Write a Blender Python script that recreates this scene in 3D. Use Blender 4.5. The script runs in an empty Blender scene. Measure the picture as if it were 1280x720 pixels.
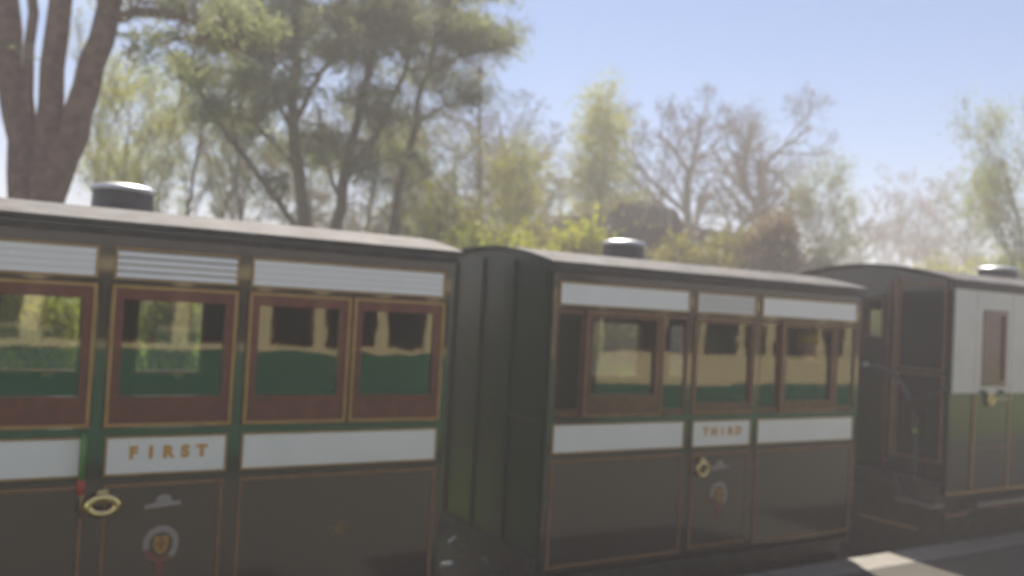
import bpy, bmesh, math, random
import numpy as np
from mathutils import Vector, Matrix
R = math.radians
sc = bpy.context.scene
col = sc.collection
rnd = random.Random(7)

# ------------------------------------------------------------------ camera, sky, sun, exposure
CAM = np.array([0.0, 0.0, 1.937]); FPX = 1050.0
yaw, pit, rol = R(30.379), R(1.4897), R(3.0576)
fw = np.array([math.sin(yaw)*math.cos(pit), math.cos(yaw)*math.cos(pit), math.sin(pit)])
rt = np.array([math.cos(yaw), -math.sin(yaw), 0.0]); up = np.cross(rt, fw)
rt2 = rt*math.cos(rol) + up*math.sin(rol); up2 = -rt*math.sin(rol) + up*math.cos(rol)
cd = bpy.data.cameras.new('camera'); cam = bpy.data.objects.new('camera', cd); col.objects.link(cam)
cam.matrix_world = Matrix(((rt2[0], up2[0], -fw[0], CAM[0]), (rt2[1], up2[1], -fw[1], CAM[1]),
                           (rt2[2], up2[2], -fw[2], CAM[2]), (0, 0, 0, 1)))
cd.sensor_width = 36; cd.lens = FPX/1280*36; cd.clip_start = 0.05; cd.clip_end = 2000
cd.dof.use_dof = True; cd.dof.focus_distance = 1.5; cd.dof.aperture_fstop = 8.0   # focus hangs on the near air: soft picture
APERTURE = 0.0118                                    # lens opening in metres
cd.dof.aperture_fstop = (cd.lens/1000)/APERTURE
sc.camera = cam

SUN_AZ = math.atan2(0.42, 0.907)                     # measured from +Y towards +X
SUN_EL = R(56)
w = bpy.data.worlds.new('World'); sc.world = w; w.use_nodes = True
nt = w.node_tree; bg = nt.nodes['Background']
sky = nt.nodes.new('ShaderNodeTexSky'); sky.sky_type = 'NISHITA'; sky.sun_disc = False
sky.sun_elevation = SUN_EL; sky.sun_rotation = SUN_AZ; sky.air_density = 1.0; sky.dust_density = 0.5; sky.ozone_density = 8.0
tc = nt.nodes.new('ShaderNodeTexCoord'); mp = nt.nodes.new('ShaderNodeMapping'); mp.inputs['Scale'].default_value = (1.2, 1.2, 6.0)
nz = nt.nodes.new('ShaderNodeTexNoise'); nz.inputs['Scale'].default_value = 1.6; nz.inputs['Detail'].default_value = 5
cr = nt.nodes.new('ShaderNodeMapRange'); cr.inputs[1].default_value = 0.5; cr.inputs[2].default_value = 0.8; cr.inputs[3].default_value = 0; cr.inputs[4].default_value = 0.4
mx = nt.nodes.new('ShaderNodeMix'); mx.data_type = 'RGBA'; mx.inputs[7].default_value = (7.5, 7.8, 8.6, 1)
nt.links.new(tc.outputs['Generated'], mp.inputs[0]); nt.links.new(mp.outputs[0], nz.inputs[0]); nt.links.new(nz.outputs[0], cr.inputs[0])
nt.links.new(cr.outputs[0], mx.inputs[0]); nt.links.new(sky.outputs[0], mx.inputs[6]); nt.links.new(mx.outputs[2], bg.inputs[0])
bg.inputs[1].default_value = 0.05
sd = bpy.data.lights.new('sun', 'SUN'); sd.energy = 5.0; sd.angle = R(0.53); sd.color = (1, 0.92, 0.81)
so = bpy.data.objects.new('sun', sd); col.objects.link(so)
sv = Vector((math.sin(SUN_AZ)*math.cos(SUN_EL), math.cos(SUN_AZ)*math.cos(SUN_EL), math.sin(SUN_EL)))
so.rotation_euler = sv.to_track_quat('Z', 'Y').to_euler(); so.location = (10, 20, 60)
sc.view_settings.view_transform = 'Standard'; sc.view_settings.look = 'None'; sc.view_settings.gamma = 1
sc.view_settings.exposure = 1.34; sc.view_settings.use_curve_mapping = False
sc.cycles.transparent_max_bounces = 24; sc.cycles.max_bounces = 8

def ray(px, py): return rt2*(px-640)/FPX + up2*(360-py)/FPX + fw
def at(px, py, depth): return CAM + ray(px, py)*depth          # the place seen at a pixel, so many metres deep
def at_y(px, py, y): r = ray(px, py); return CAM + r*(y/r[1])

# ------------------------------------------------------------------ materials
def mat(name, colr, rough=0.5, metal=0.0, noise=0.0, nscale=8.0, col2=None, bump=0.0, bscale=40.0, coat=0.0, spec=0.5, trans=0.0, island=None, coat_ior=1.5):
    m = bpy.data.materials.new(name); m.use_nodes = True; n = m.node_tree; L = n.links
    p = n.nodes['Principled BSDF']; p.inputs['Base Color'].default_value = (*colr, 1)
    p.inputs['Roughness'].default_value = rough; p.inputs['Metallic'].default_value = metal
    p.inputs['Coat Weight'].default_value = coat; p.inputs['Coat Roughness'].default_value = 0.06; p.inputs['Coat IOR'].default_value = coat_ior
    p.inputs['Specular IOR Level'].default_value = spec
    src = None
    if island or col2:
        t = n.nodes.new('ShaderNodeTexCoord')
        mxn = n.nodes.new('ShaderNodeMix'); mxn.data_type = 'RGBA'
        mxn.inputs[6].default_value = (*colr, 1); mxn.inputs[7].default_value = (*(col2 or colr), 1)
        if island:
            g = n.nodes.new('ShaderNodeNewGeometry'); L.new(g.outputs['Random Per Island'], mxn.inputs[0])
        else:
            z = n.nodes.new('ShaderNodeTexNoise'); z.inputs['Scale'].default_value = nscale; z.inputs['Detail'].default_value = 6
            rr = n.nodes.new('ShaderNodeMapRange'); rr.inputs[1].default_value = 0.35; rr.inputs[2].default_value = 0.68
            L.new(t.outputs['Object'], z.inputs[0]); L.new(z.outputs[0], rr.inputs[0]); L.new(rr.outputs[0], mxn.inputs[0])
        src = mxn.outputs[2]; L.new(src, p.inputs['Base Color'])
    if bump:
        t = n.nodes.new('ShaderNodeTexCoord'); z = n.nodes.new('ShaderNodeTexNoise'); z.inputs['Scale'].default_value = bscale; z.inputs['Detail'].default_value = 4
        b = n.nodes.new('ShaderNodeBump'); b.inputs['Strength'].default_value = bump; b.inputs['Distance'].default_value = 0.02
        L.new(t.outputs['Object'], z.inputs[0]); L.new(z.outputs[0], b.inputs['Height']); L.new(b.outputs[0], p.inputs['Normal'])
    if trans:
        tr = n.nodes.new('ShaderNodeBsdfTranslucent'); mxs = n.nodes.new('ShaderNodeMixShader'); mxs.inputs[0].default_value = trans
        tr.inputs[0].default_value = (*colr, 1)
        if src: L.new(src, tr.inputs[0])
        out = n.nodes['Material Output']; L.new(p.outputs[0], mxs.inputs[1]); L.new(tr.outputs[0], mxs.inputs[2]); L.new(mxs.outputs[0], out.inputs[0])
    return m
def glass_mat(name, f0=0.075, tint=(0.93, 0.95, 0.94)):
    m = bpy.data.materials.new(name); m.use_nodes = True; n = m.node_tree; L = n.links; n.nodes.remove(n.nodes['Principled BSDF'])
    g = n.nodes.new('ShaderNodeNewGeometry'); d = n.nodes.new('ShaderNodeVectorMath'); d.operation = 'DOT_PRODUCT'
    L.new(g.outputs['Normal'], d.inputs[0]); L.new(g.outputs['Incoming'], d.inputs[1])
    def mth(op, a, b=None):
        k = n.nodes.new('ShaderNodeMath'); k.operation = op
        if hasattr(a, 'links'): L.new(a, k.inputs[0])
        else: k.inputs[0].default_value = a
        if b is not None:
            if hasattr(b, 'links'): L.new(b, k.inputs[1])
            else: k.inputs[1].default_value = b
        return k.outputs[0]
    c = mth('ABSOLUTE', d.outputs['Value']); f = mth('ADD', mth('MULTIPLY', mth('POWER', mth('SUBTRACT', 1.0, c), 5.0), 1-f0), f0)
    t = n.nodes.new('ShaderNodeBsdfTransparent'); t.inputs[0].default_value = (*tint, 1)
    gl = n.nodes.new('ShaderNodeBsdfGlossy'); gl.inputs['Roughness'].default_value = 0.02
    t2 = n.nodes.new('ShaderNodeTexCoord'); z2 = n.nodes.new('ShaderNodeTexNoise'); z2.inputs['Scale'].default_value = 3.5; z2.inputs['Detail'].default_value = 2
    b2 = n.nodes.new('ShaderNodeBump'); b2.inputs['Strength'].default_value = 0.11; b2.inputs['Distance'].default_value = 0.012
    L.new(t2.outputs['Object'], z2.inputs[0]); L.new(z2.outputs[0], b2.inputs['Height']); L.new(b2.outputs[0], gl.inputs['Normal'])
    s = n.nodes.new('ShaderNodeMixShader'); L.new(f, s.inputs[0]); L.new(t.outputs[0], s.inputs[1]); L.new(gl.outputs[0], s.inputs[2])
    L.new(s.outputs[0], n.nodes['Material Output'].inputs[0]); return m
M = dict(
    black=mat('black_coach_paint', (0.034, 0.026, 0.020), 0.2, col2=(0.042, 0.033, 0.026), nscale=2.5, bump=0.10, bscale=4, coat=1.0, coat_ior=1.75),
    blue=mat('blue_black_coach_paint', (0.012, 0.014, 0.015), 0.2, bump=0.05, bscale=5, coat=0.6),
    dark=mat('black_ironwork', (0.02, 0.019, 0.018), 0.55, col2=(0.05, 0.04, 0.034), nscale=9, bump=0.2),
    end=mat('dark_green_black_boards', (0.014, 0.034, 0.017), 0.38, coat=0.12, spec=0.35, col2=(0.022, 0.04, 0.024), nscale=3, bump=0.06, bscale=6),
    white=mat('white_coach_paint', (0.88, 0.84, 0.81), 0.35, col2=(0.84, 0.80, 0.77), nscale=4),
    offwhite=mat('stone_white_paint', (0.66, 0.62, 0.57), 0.4, col2=(0.6, 0.57, 0.53), nscale=5),
    gold=mat('gold_lining', (0.46, 0.27, 0.085), 0.4, col2=(0.36, 0.2, 0.06), nscale=12),
    tan=mat('tan_lining', (0.30, 0.155, 0.07), 0.45, col2=(0.22, 0.11, 0.05), nscale=12),
    maroon=mat('maroon_varnished_wood', (0.19, 0.036, 0.030), 0.3, col2=(0.12, 0.026, 0.022), nscale=14, coat=0.3),
    brown=mat('brown_varnished_wood', (0.155, 0.062, 0.035), 0.3, col2=(0.10, 0.042, 0.026), nscale=14, coat=0.3),
    inner=mat('dark_panelled_interior', (0.05, 0.025, 0.018), 0.5, col2=(0.035, 0.018, 0.014), nscale=6),
    seat=mat('dark_red_seat_cloth', (0.07, 0.018, 0.02), 0.85, col2=(0.04, 0.012, 0.014), nscale=20),
    roof=mat('grey_roof_canvas', (0.112, 0.107, 0.104), 0.7, col2=(0.060, 0.056, 0.054), nscale=6, bump=0.2, bscale=25, spec=0.14),
    vent=mat('dark_vent_metal', (0.055, 0.052, 0.05), 0.45, col2=(0.09, 0.085, 0.08), nscale=10),
    cap=mat('bare_zinc_cap', (0.52, 0.52, 0.53), 0.38, metal=0.85),
    brass=mat('polished_brass', (0.86, 0.66, 0.30), 0.22, metal=1.0),
    steel=mat('worn_steel', (0.42, 0.40, 0.38), 0.35, metal=0.9),
    rubber=mat('grey_rubber_hose', (0.045, 0.05, 0.058), 0.4, col2=(0.075, 0.08, 0.09), nscale=15),
    red=mat('red_paint', (0.42, 0.05, 0.03), 0.4), green=mat('green_paint', (0.09, 0.25, 0.05), 0.4),
    letter=mat('gold_leaf_lettering', (0.62, 0.30, 0.05), 0.4), crestgrey=mat('pale_crest_paint', (0.34, 0.29, 0.27), 0.5),
    crestred=mat('dull_red_crest_paint', (0.23, 0.07, 0.05), 0.5), crestgold=mat('gold_crest_paint', (0.42, 0.24, 0.04), 0.45),
    emblem=mat('faded_gold_paint', (0.17, 0.12, 0.035), 0.5),
    cream=mat('cream_coach_paint', (0.78, 0.66, 0.36), 0.35, col2=(0.72, 0.6, 0.32), nscale=4),
    lgreen=mat('green_coach_paint', (0.025, 0.16, 0.085), 0.3, col2=(0.02, 0.135, 0.07), nscale=4),
    glass=glass_mat('window_glass'),
    asphalt=mat('worn_tarmac', (0.040, 0.035, 0.026), 0.85, col2=(0.055, 0.048, 0.036), nscale=3, bump=0.5, bscale=120),
    kerb=mat('old_stone_edging', (0.20, 0.185, 0.16), 0.8, col2=(0.14, 0.13, 0.11), nscale=6, bump=0.4),
    ballast=mat('dark_ballast', (0.03, 0.027, 0.024), 0.9, col2=(0.06, 0.053, 0.046), nscale=30, bump=1.0, bscale=40),
    sleeper=mat('tarred_sleeper', (0.05, 0.04, 0.033), 0.85),
    bark_red=mat('reddish_pine_bark', (0.20, 0.105, 0.078), 0.9, col2=(0.085, 0.045, 0.036), nscale=7, bump=1.0, bscale=12),
    bark=mat('grey_brown_bark', (0.16, 0.125, 0.075), 0.9, col2=(0.11, 0.09, 0.055), nscale=5, bump=0.8, bscale=18),
    twig=mat('pale_twigs', (0.17, 0.13, 0.065), 0.9),
    needle=mat('pine_needles', (0.15, 0.185, 0.075), 0.6, col2=(0.23, 0.235, 0.10), island=True, trans=0.65),
    leaf_y=mat('young_yellow_green_leaves', (0.34, 0.33, 0.016), 0.55, col2=(0.24, 0.27, 0.016), island=True, trans=0.62),
    leaf_g=mat('fresh_green_leaves', (0.24, 0.26, 0.02), 0.55, col2=(0.17, 0.21, 0.02), island=True, trans=0.62),
    leaf_o=mat('olive_leaves', (0.15, 0.15, 0.018), 0.6, col2=(0.24, 0.21, 0.025), island=True, trans=0.5),
    leaf_b=mat('brown_olive_leaves', (0.16, 0.10, 0.045), 0.65, col2=(0.20, 0.155, 0.055), island=True, trans=0.45),
    leaf_d=mat('dark_green_leaves', (0.035, 0.055, 0.02), 0.55, col2=(0.06, 0.085, 0.028), island=True, trans=0.3),
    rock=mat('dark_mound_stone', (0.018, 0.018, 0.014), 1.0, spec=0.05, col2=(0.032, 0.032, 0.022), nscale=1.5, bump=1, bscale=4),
    grass=mat('grass', (0.075, 0.13, 0.012), 1.0, spec=0.1, col2=(0.12, 0.16, 0.018), nscale=0.9, bump=0.8, bscale=30),
    blade=mat('grass_blades', (0.09, 0.16, 0.014), 0.9, spec=0.1, col2=(0.14, 0.20, 0.02), island=True, trans=0.5),
    skin=mat('skin', (0.50, 0.27, 0.19), 0.5), jacket=mat('dark_jacket', (0.03, 0.025, 0.04), 0.8), yellow=mat('yellow_knit', (0.75, 0.48, 0.03), 0.8),
    hair=mat('brown_hair', (0.06, 0.035, 0.02), 0.6), eye=mat('eye_dark', (0.02, 0.015, 0.012), 0.3),
)

# ------------------------------------------------------------------ helpers
def tag(o, label, cat, group=None, kind=None):
    if label: o['label'] = label
    if cat: o['category'] = cat
    if group: o['group'] = group
    if kind: o['kind'] = kind
    return o
def thing(name, label, cat, loc=(0, 0, 0), group=None):
    o = bpy.data.objects.new(name, None); col.objects.link(o); o.location = loc
    return tag(o, label, cat, group)
class MB:
    def __init__(s): s.v = []; s.f = []
    def quadbox(s, a):                                   # eight corners: bottom ring, top ring
        b = len(s.v); s.v += [tuple(map(float, q)) for q in a]
        s.f += [tuple(b+i for i in q) for q in ((0, 3, 2, 1), (4, 5, 6, 7), (0, 1, 5, 4), (1, 2, 6, 5), (2, 3, 7, 6), (3, 0, 4, 7))]; return s
    def box(s, x0, x1, y0, y1, z0, z1):
        return s.quadbox([(x0, y0, z0), (x1, y0, z0), (x1, y1, z0), (x0, y1, z0), (x0, y0, z1), (x1, y0, z1), (x1, y1, z1), (x0, y1, z1)])
    def frame(s, x0, x1, z0, z1, wd, y0, y1):            # four butted bars in the plane of a coach side
        s.box(x0, x1, y0, y1, z0, z0+wd); s.box(x0, x1, y0, y1, z1-wd, z1)
        s.box(x0, x0+wd, y0, y1, z0+wd, z1-wd); s.box(x1-wd, x1, y0, y1, z0+wd, z1-wd); return s
    def endframe(s, y0, y1, z0, z1, wd, x0, x1):         # the same on an end wall
        s.box(x0, x1, y0, y1, z0, z0+wd); s.box(x0, x1, y0, y1, z1-wd, z1)
        s.box(x0, x1, y0, y0+wd, z0+wd, z1-wd); s.box(x0, x1, y1-wd, y1, z0+wd, z1-wd); return s
    def tube(s, pts, rad, n=6, cap=True):
        pts = [Vector(p) for p in pts]; b = len(s.v); k = len(pts)
        if not hasattr(rad, '__len__'): rad = [rad]*k
        for i, p in enumerate(pts):
            d = (pts[min(i+1, k-1)] - pts[max(i-1, 0)])
            d = d.normalized() if d.length > 1e-9 else Vector((0, 0, 1))
            u = d.orthogonal().normalized() if abs(d.z) < 0.98 else Vector((1, 0, 0))
            if abs(d.z) < 0.98: u = d.cross(Vector((0, 0, 1))).normalized()
            v = d.cross(u).normalized()
            for j in range(n):
                a = 2*math.pi*j/n; q = p + (u*math.cos(a) + v*math.sin(a))*rad[i]; s.v.append((q.x, q.y, q.z))
        for i in range(k-1):
            for j in range(n):
                j2 = (j+1) % n; s.f.append((b+i*n+j, b+i*n+j2, b+(i+1)*n+j2, b+(i+1)*n+j))
        if cap: s.f.append(tuple(b+j for j in range(n))[::-1]); s.f.append(tuple(b+(k-1)*n+j for j in range(n)))
        return s
    def ring(s, c, ax, ay, rx, ry, t, n=24, m=6):        # closed oval tube
        c = Vector(c); ax = Vector(ax); ay = Vector(ay); az = ax.cross(ay); b = len(s.v)
        for i in range(n):
            a = 2*math.pi*i/n; o = ax*math.cos(a)*rx + ay*math.sin(a)*ry; od = (ax*math.cos(a) + ay*math.sin(a))
            for j in range(m):
                q = 2*math.pi*j/m; p = c + o + od*math.cos(q)*t + az*math.sin(q)*t; s.v.append(tuple(p))
        for i in range(n):
            for j in range(m):
                s.f.append((b+i*m+j, b+((i+1) % n)*m+j, b+((i+1) % n)*m+(j+1) % m, b+i*m+(j+1) % m))
        return s
    def prism(s, pts, y0, y1):                           # outline in x,z with depth along y
        b = len(s.v); n = len(pts)
        s.v += [(x, y0, z) for x, z in pts] + [(x, y1, z) for x, z in pts]
        s.f.append(tuple(b+i for i in range(n))); s.f.append(tuple(b+n+i for i in range(n))[::-1])
        for i in range(n): s.f.append((b+i, b+n+i, b+n+(i+1) % n, b+(i+1) % n))
        return s
    def lathe(s, c, prof, n=24):                         # (radius, height) profile round the vertical
        b = len(s.v); cx, cy, cz = c
        for r_, h in prof:
            for j in range(n): a = 2*math.pi*j/n; s.v.append((cx+r_*math.cos(a), cy+r_*math.sin(a), cz+h))
        for i in range(len(prof)-1):
            for j in range(n): s.f.append((b+i*n+j, b+i*n+(j+1) % n, b+(i+1)*n+(j+1) % n, b+(i+1)*n+j))
        s.f.append(tuple(b+j for j in range(n))[::-1]); s.f.append(tuple(b+(len(prof)-1)*n+j for j in range(n)))
        return s
    def ball(s, c, rx, ry, rz, n=12):
        prof = [(math.sin(math.pi*i/n), -math.cos(math.pi*i/n)) for i in range(n+1)]
        b = len(s.v)
        for r_, h in prof:
            for j in range(n): a = 2*math.pi*j/n; s.v.append((c[0]+rx*max(r_, 1e-3)*math.cos(a), c[1]+ry*max(r_, 1e-3)*math.sin(a), c[2]+rz*h))
        for i in range(n):
            for j in range(n): s.f.append((b+i*n+j, b+i*n+(j+1) % n, b+(i+1)*n+(j+1) % n, b+(i+1)*n+j))
        return s
    def build(s, name, m, parent=None, smooth=False, bevel=0.0):
        me = bpy.data.meshes.new(name); me.from_pydata(s.v, [], s.f); me.validate(); me.update()
        if bevel or smooth or True:
            bm = bmesh.new(); bm.from_mesh(me); bmesh.ops.recalc_face_normals(bm, faces=bm.faces)
            if bevel: bmesh.ops.bevel(bm, geom=list(bm.edges), offset=bevel, segments=1, affect='EDGES')
            bm.to_mesh(me); bm.free()
        if smooth: me.polygons.foreach_set('use_smooth', [True]*len(me.polygons))
        me.materials.append(m); o = bpy.data.objects.new(name, me); col.objects.link(o)
        if parent: o.parent = parent
        return o
def raw(name, v, f, m, parent=None, smooth=False):       # fast path for foliage and bark
    me = bpy.data.meshes.new(name); me.vertices.add(len(v)); me.vertices.foreach_set('co', np.asarray(v, dtype=np.float32).ravel())
    f = np.asarray(f, dtype=np.int32); k = f.shape[1]
    me.loops.add(f.size); me.loops.foreach_set('vertex_index', f.ravel()); me.polygons.add(len(f))
    me.polygons.foreach_set('loop_start', np.arange(0, f.size, k, dtype=np.int32))
    me.polygons.foreach_set('use_smooth', np.full(len(f), smooth)); me.update(calc_edges=True)
    me.materials.append(m); o = bpy.data.objects.new(name, me); col.objects.link(o)
    if parent: o.parent = parent
    return o
def text(name, body, x, z, y, size, m, parent, spacing=1.35, width=None):
    """each letter a small raised mesh of its own"""
    step = width/(len(body)-0.45)
    for i, ch in enumerate(body):
        c = bpy.data.curves.new('letter', 'FONT'); c.body = ch; c.size = size; c.align_x = 'CENTER'; c.align_y = 'CENTER'; c.extrude = 0.0015; c.offset = 0.0045
        t = bpy.data.objects.new('letter', c); col.objects.link(t); dg = bpy.context.evaluated_depsgraph_get()
        me = bpy.data.meshes.new_from_object(t.evaluated_get(dg)); bpy.data.objects.remove(t)
        me.materials.clear(); me.materials.append(m); o = bpy.data.objects.new('letter', me); col.objects.link(o)
        o.parent = parent; o.location = (x+(i-(len(body)-1)/2)*step, y, z); o.rotation_euler = (R(90), 0, 0)

# ------------------------------------------------------------------ the setting
def gz(x, y):
    if y < 7.4: return -0.46
    if y < 8.4: return -0.46 + 0.40*(y-7.4)
    t = min(1, max(0, (y-8.4)/9.0)); s_ = t*t*(3-2*t)
    return -0.06 + 1.35*s_ + 0.10*math.sin(x*0.35+1)*s_ + 0.08*math.sin(y*0.6+x*0.2)*s_
def ground():
    xs = np.concatenate([np.linspace(-200, -20, 12), np.linspace(-15, 60, 76), np.linspace(66, 200, 12)])
    ys = np.concatenate([np.linspace(-150, -10, 8), np.linspace(-6, 6, 4), np.linspace(7.4, 40, 60), np.linspace(45, 200, 12)])
    v = [(x, y, gz(x, y)) for y in ys for x in xs]; n = len(xs)
    f = [(j*n+i, j*n+i+1, (j+1)*n+i+1, (j+1)*n+i) for j in range(len(ys)-1) for i in range(n-1)]
    o = raw('ground', v, f, M['grass'], smooth=True); o['kind'] = 'structure'
ground()
m = MB(); m.box(-40, 80, -0.25, 4.36, -0.44, 0.0); tag(m.build('platform', M['asphalt']), None, None, kind='structure')
edge = thing('platform_edging', 'worn stone edging along the platform beside the three black and white carriages', 'kerb', (0, 4.36, 0))
x = -3.0; proto = None
while x < 16:
    if proto is None:
        proto = MB().box(0.006, 0.894, 0.0, 0.29, -0.16, 0.0).build('edging_stone', M['kerb'], edge, bevel=0.008); o = proto
    else: o = proto.copy(); col.objects.link(o); o.parent = edge
    o.location = (x, 0.004, 0.003+rnd.uniform(-0.002, 0.002)); x += 0.9
m = MB(); m.box(-40, 80, 4.40, 7.38, -0.458, -0.40); tag(m.build('track_bed', M['ballast']), None, None, kind='structure')
trk = thing('railway_track', 'narrow railway track on dark ballast under the black and white carriages', 'railway track', (0, 5.6, -0.40))
for sy in (-0.38, 0.38): MB().box(-40, 60, sy-0.03, sy+0.03, 0.06, 0.15).build('rail', M['steel'], trk)
slp = MB().box(-0.09, 0.09, -0.7, 0.7, 0.0, 0.058).build('sleeper', M['sleeper'], trk); slp.location = (-2, 0, 0)
for i in range(1, 26): o = slp.copy(); col.objects.link(o); o.parent = trk; o.location = (-2 + i*0.65, 0, 0)

# ------------------------------------------------------------------ the black and white carriages
W = 1.96; Y0 = 4.62
def arc(y, base, rise): return base + rise*(1-((y-W/2)/(W/2+0.05))**2)
def roof_part(L, ez, rise, root, ov=0.05):
    m = MB(); n = 22; ys = [-0.045 + (W+0.09)*i/n for i in range(n+1)]
    for i in range(n):
        a, b = ys[i], ys[i+1]; za, zb = arc(a, ez, rise), arc(b, ez, rise); t = 0.022
        m.quadbox([(-ov, a, za), (L+ov, a, za), (L+ov, b, zb), (-ov, b, zb), (-ov, a, za+t), (L+ov, a, za+t), (L+ov, b, zb+t), (-ov, b, zb+t)])
    r_ = m.build('roof', M['roof'], root)
    bm = bmesh.new(); bm.from_mesh(r_.data); bmesh.ops.remove_doubles(bm, verts=bm.verts, dist=1e-5)
    cs = [f for f in bm.faces if all(len(e.link_faces) > 2 for e in f.edges if abs(e.verts[0].co.x-e.verts[1].co.x) < 1e-4) and abs(f.normal.x) < 0.1 and abs(f.normal.z) < 0.3 and 0 < f.calc_center_median().y < W]
    bmesh.ops.delete(bm, geom=cs, context='FACES'); bm.to_mesh(r_.data); bm.free()
    return r_
def roof_vent(x, z, root, roof, rad=0.185, h=0.2):
    v = MB().lathe((x, W/2, z-0.05), [(rad*1.22, 0), (rad*1.22, 0.045), (rad, 0.055), (rad*0.97, h)], 28).build('roof_vent', M['vent'], root, smooth=False)
    MB().lathe((x, W/2, z-0.05+h), [(rad*1.06, -0.012), (rad*1.07, 0.008), (rad*0.94, 0.026), (rad*0.6, 0.039), (rad*0.1, 0.045)], 28).build('vent_cap', M['cap'], v, smooth=True)
def end_wall(x0, x1, ez, rise, m, mb=None, z0=0.22):
    mb = mb or MB(); n = 18; b = len(mb.v)
    pts = [(0.0, z0)] + [(W*i/n, arc(W*i/n, ez, rise)-0.003) for i in range(n+1)] + [(W, z0)]
    k = len(pts)
    mb.v += [(x0, y, z) for y, z in pts] + [(x1, y, z) for y, z in pts]
    mb.f.append(tuple(b+i for i in range(k))); mb.f.append(tuple(b+k+i for i in range(k))[::-1])
    for i in range(k): mb.f.append((b+i, b+k+i, b+k+(i+1) % k, b+(i+1) % k))
    return mb
def crest(x, z, s, door):
    cr_ = MB()
    outer = [(x+0.085*s*math.cos(a), z+0.095*s*math.sin(a)) for a in np.linspace(0, 2*math.pi, 29)[:-1]]
    c = cr_.prism(outer, -0.0085, -0.004).build('crest', M['crestgrey'], door)
    inner = [(x+0.056*s*math.cos(a), z+0.064*s*math.sin(a)) for a in np.linspace(0, 2*math.pi, 25)[:-1]]
    MB().prism(inner, -0.0115, -0.0085).build('crest_field', M['black'], c)
    sh = [(-0.034, 0.042), (0.034, 0.042), (0.036, -0.005), (0.022, -0.034), (0, -0.05), (-0.022, -0.034), (-0.036, -0.005)]
    MB().prism([(x+a*s, z+b*s) for a, b in sh], -0.0145, -0.0115).build('crest_shield', M['crestgold'], c)
    MB().box(x-0.006*s, x+0.006*s, -0.0165, -0.0145, z-0.03*s, z+0.036*s).box(x-0.026*s, x-0.0065*s, -0.0165, -0.0145, z-0.002*s, z+0.01*s).box(x+0.0065*s, x+0.026*s, -0.0165, -0.0145, z-0.002*s, z+0.01*s).build('shield_cross', M['crestred'], c)
    lo = [(x+r_*s*math.cos(a), z+r_*1.1*s*math.sin(a)) for r_, al in ((0.083, np.linspace(R(195), R(310), 12)), (0.058, np.linspace(R(310), R(195), 12))) for a in al]
    MB().prism(lo, -0.0125, -0.0086).build('crest_garter', M['crestred'], c)
    tl = [(-0.03, -0.10), (0.03, -0.10), (0.018, -0.125), (0.012, -0.165), (0, -0.175), (-0.014, -0.165), (-0.016, -0.125)]
    MB().prism([(x+a*s, z+b*s) for a, b in tl], -0.0085, -0.004).build('crest_pendant', M['crestred'], c)
    cw = [(-0.088, 0.0), (0.085, 0.012), (0.083, 0.032), (0.04, 0.034), (0.034, 0.058), (0, 0.068), (-0.03, 0.058), (-0.036, 0.03), (-0.086, 0.018)]
    MB().prism([(x+a*s, z+b*s+0.185*s) for a, b in cw], -0.0085, -0.004).build('crest_crown', M['crestgrey'], c)

ZB, ZE = 0.225, 2.25
ZA = (1.986, 2.146); ZW = (1.245, 1.962); ZC = (1.004, 1.201); ZL = (0.255, 0.962)
def bay_upper(par, x0, x1, n, gap, m):
    """white panel above the windows, one board or several slats, inside a gold bead"""
    fr = MB().frame(x0, x1, ZA[0], ZA[1], 0.009, -0.013, -0.0005).build('gold_bead', M['gold'], par)
    h = (ZA[1]-ZA[0]-0.022)/n
    for i in range(n):
        z0 = ZA[0]+0.011+i*h; nm = 'louvre_slat' if n > 1 else 'upper_panel'
        m_ = MB(); t = 0.012 if gap > 0.004 else 0.004
        m_.quadbox([(x0+.011, -0.004-t, z0), (x1-.011, -0.004-t, z0), (x1-.011, 0.0-0.0006, z0), (x0+.011, -0.0006, z0),
                    (x0+.011, -0.005, z0+h-gap), (x1-.011, -0.005, z0+h-gap), (x1-.011, -0.0006, z0+h-gap), (x0+.011, -0.0006, z0+h-gap)])
        m_.build(nm, m, par)
def bay_waist(par, x0, x1, m, z=ZC):
    MB().frame(x0, x1, z[0], z[1], 0.008, -0.011, -0.0005).build('gold_bead', M['gold'], par)
    return MB().box(x0+0.01, x1-0.01, -0.0065, -0.0006, z[0]+0.01, z[1]-0.01).build('waist_panel', m, par)
def bay_lower(par, x0, x1, lm, z=ZL, wd=0.014):
    MB().box(x0+wd+0.002, x1-wd-0.002, -0.003, -0.0006, z[0]+wd+0.002, z[1]-wd-0.002).build('lower_panel', M['black'], par)
    MB().frame(x0, x1, z[0], z[1], wd, -0.010, -0.0005).build('lower_bead', lm, par)
def sash(par, x0, x1, z0, z1, wood, top, bot, side, rim=None, depth=(-0.006, 0.035)):
    """timber framed pane filling one opening"""
    m_ = MB(); a, b = depth
    m_.box(x0, x1, a, b, z0, z0+bot); m_.box(x0, x1, a, b, z1-top, z1); m_.box(x0, x0+side, a, b, z0+bot, z1-top); m_.box(x1-side, x1, a, b, z0+bot, z1-top)
    w_ = m_.build('window', wood, par)
    return w_
def pane(w_, x0, x1, z0, z1, y=0.012):
    MB().box(x0, x1, y, y+0.004, z0, z1).build('pane', M['glass'], w_)

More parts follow.
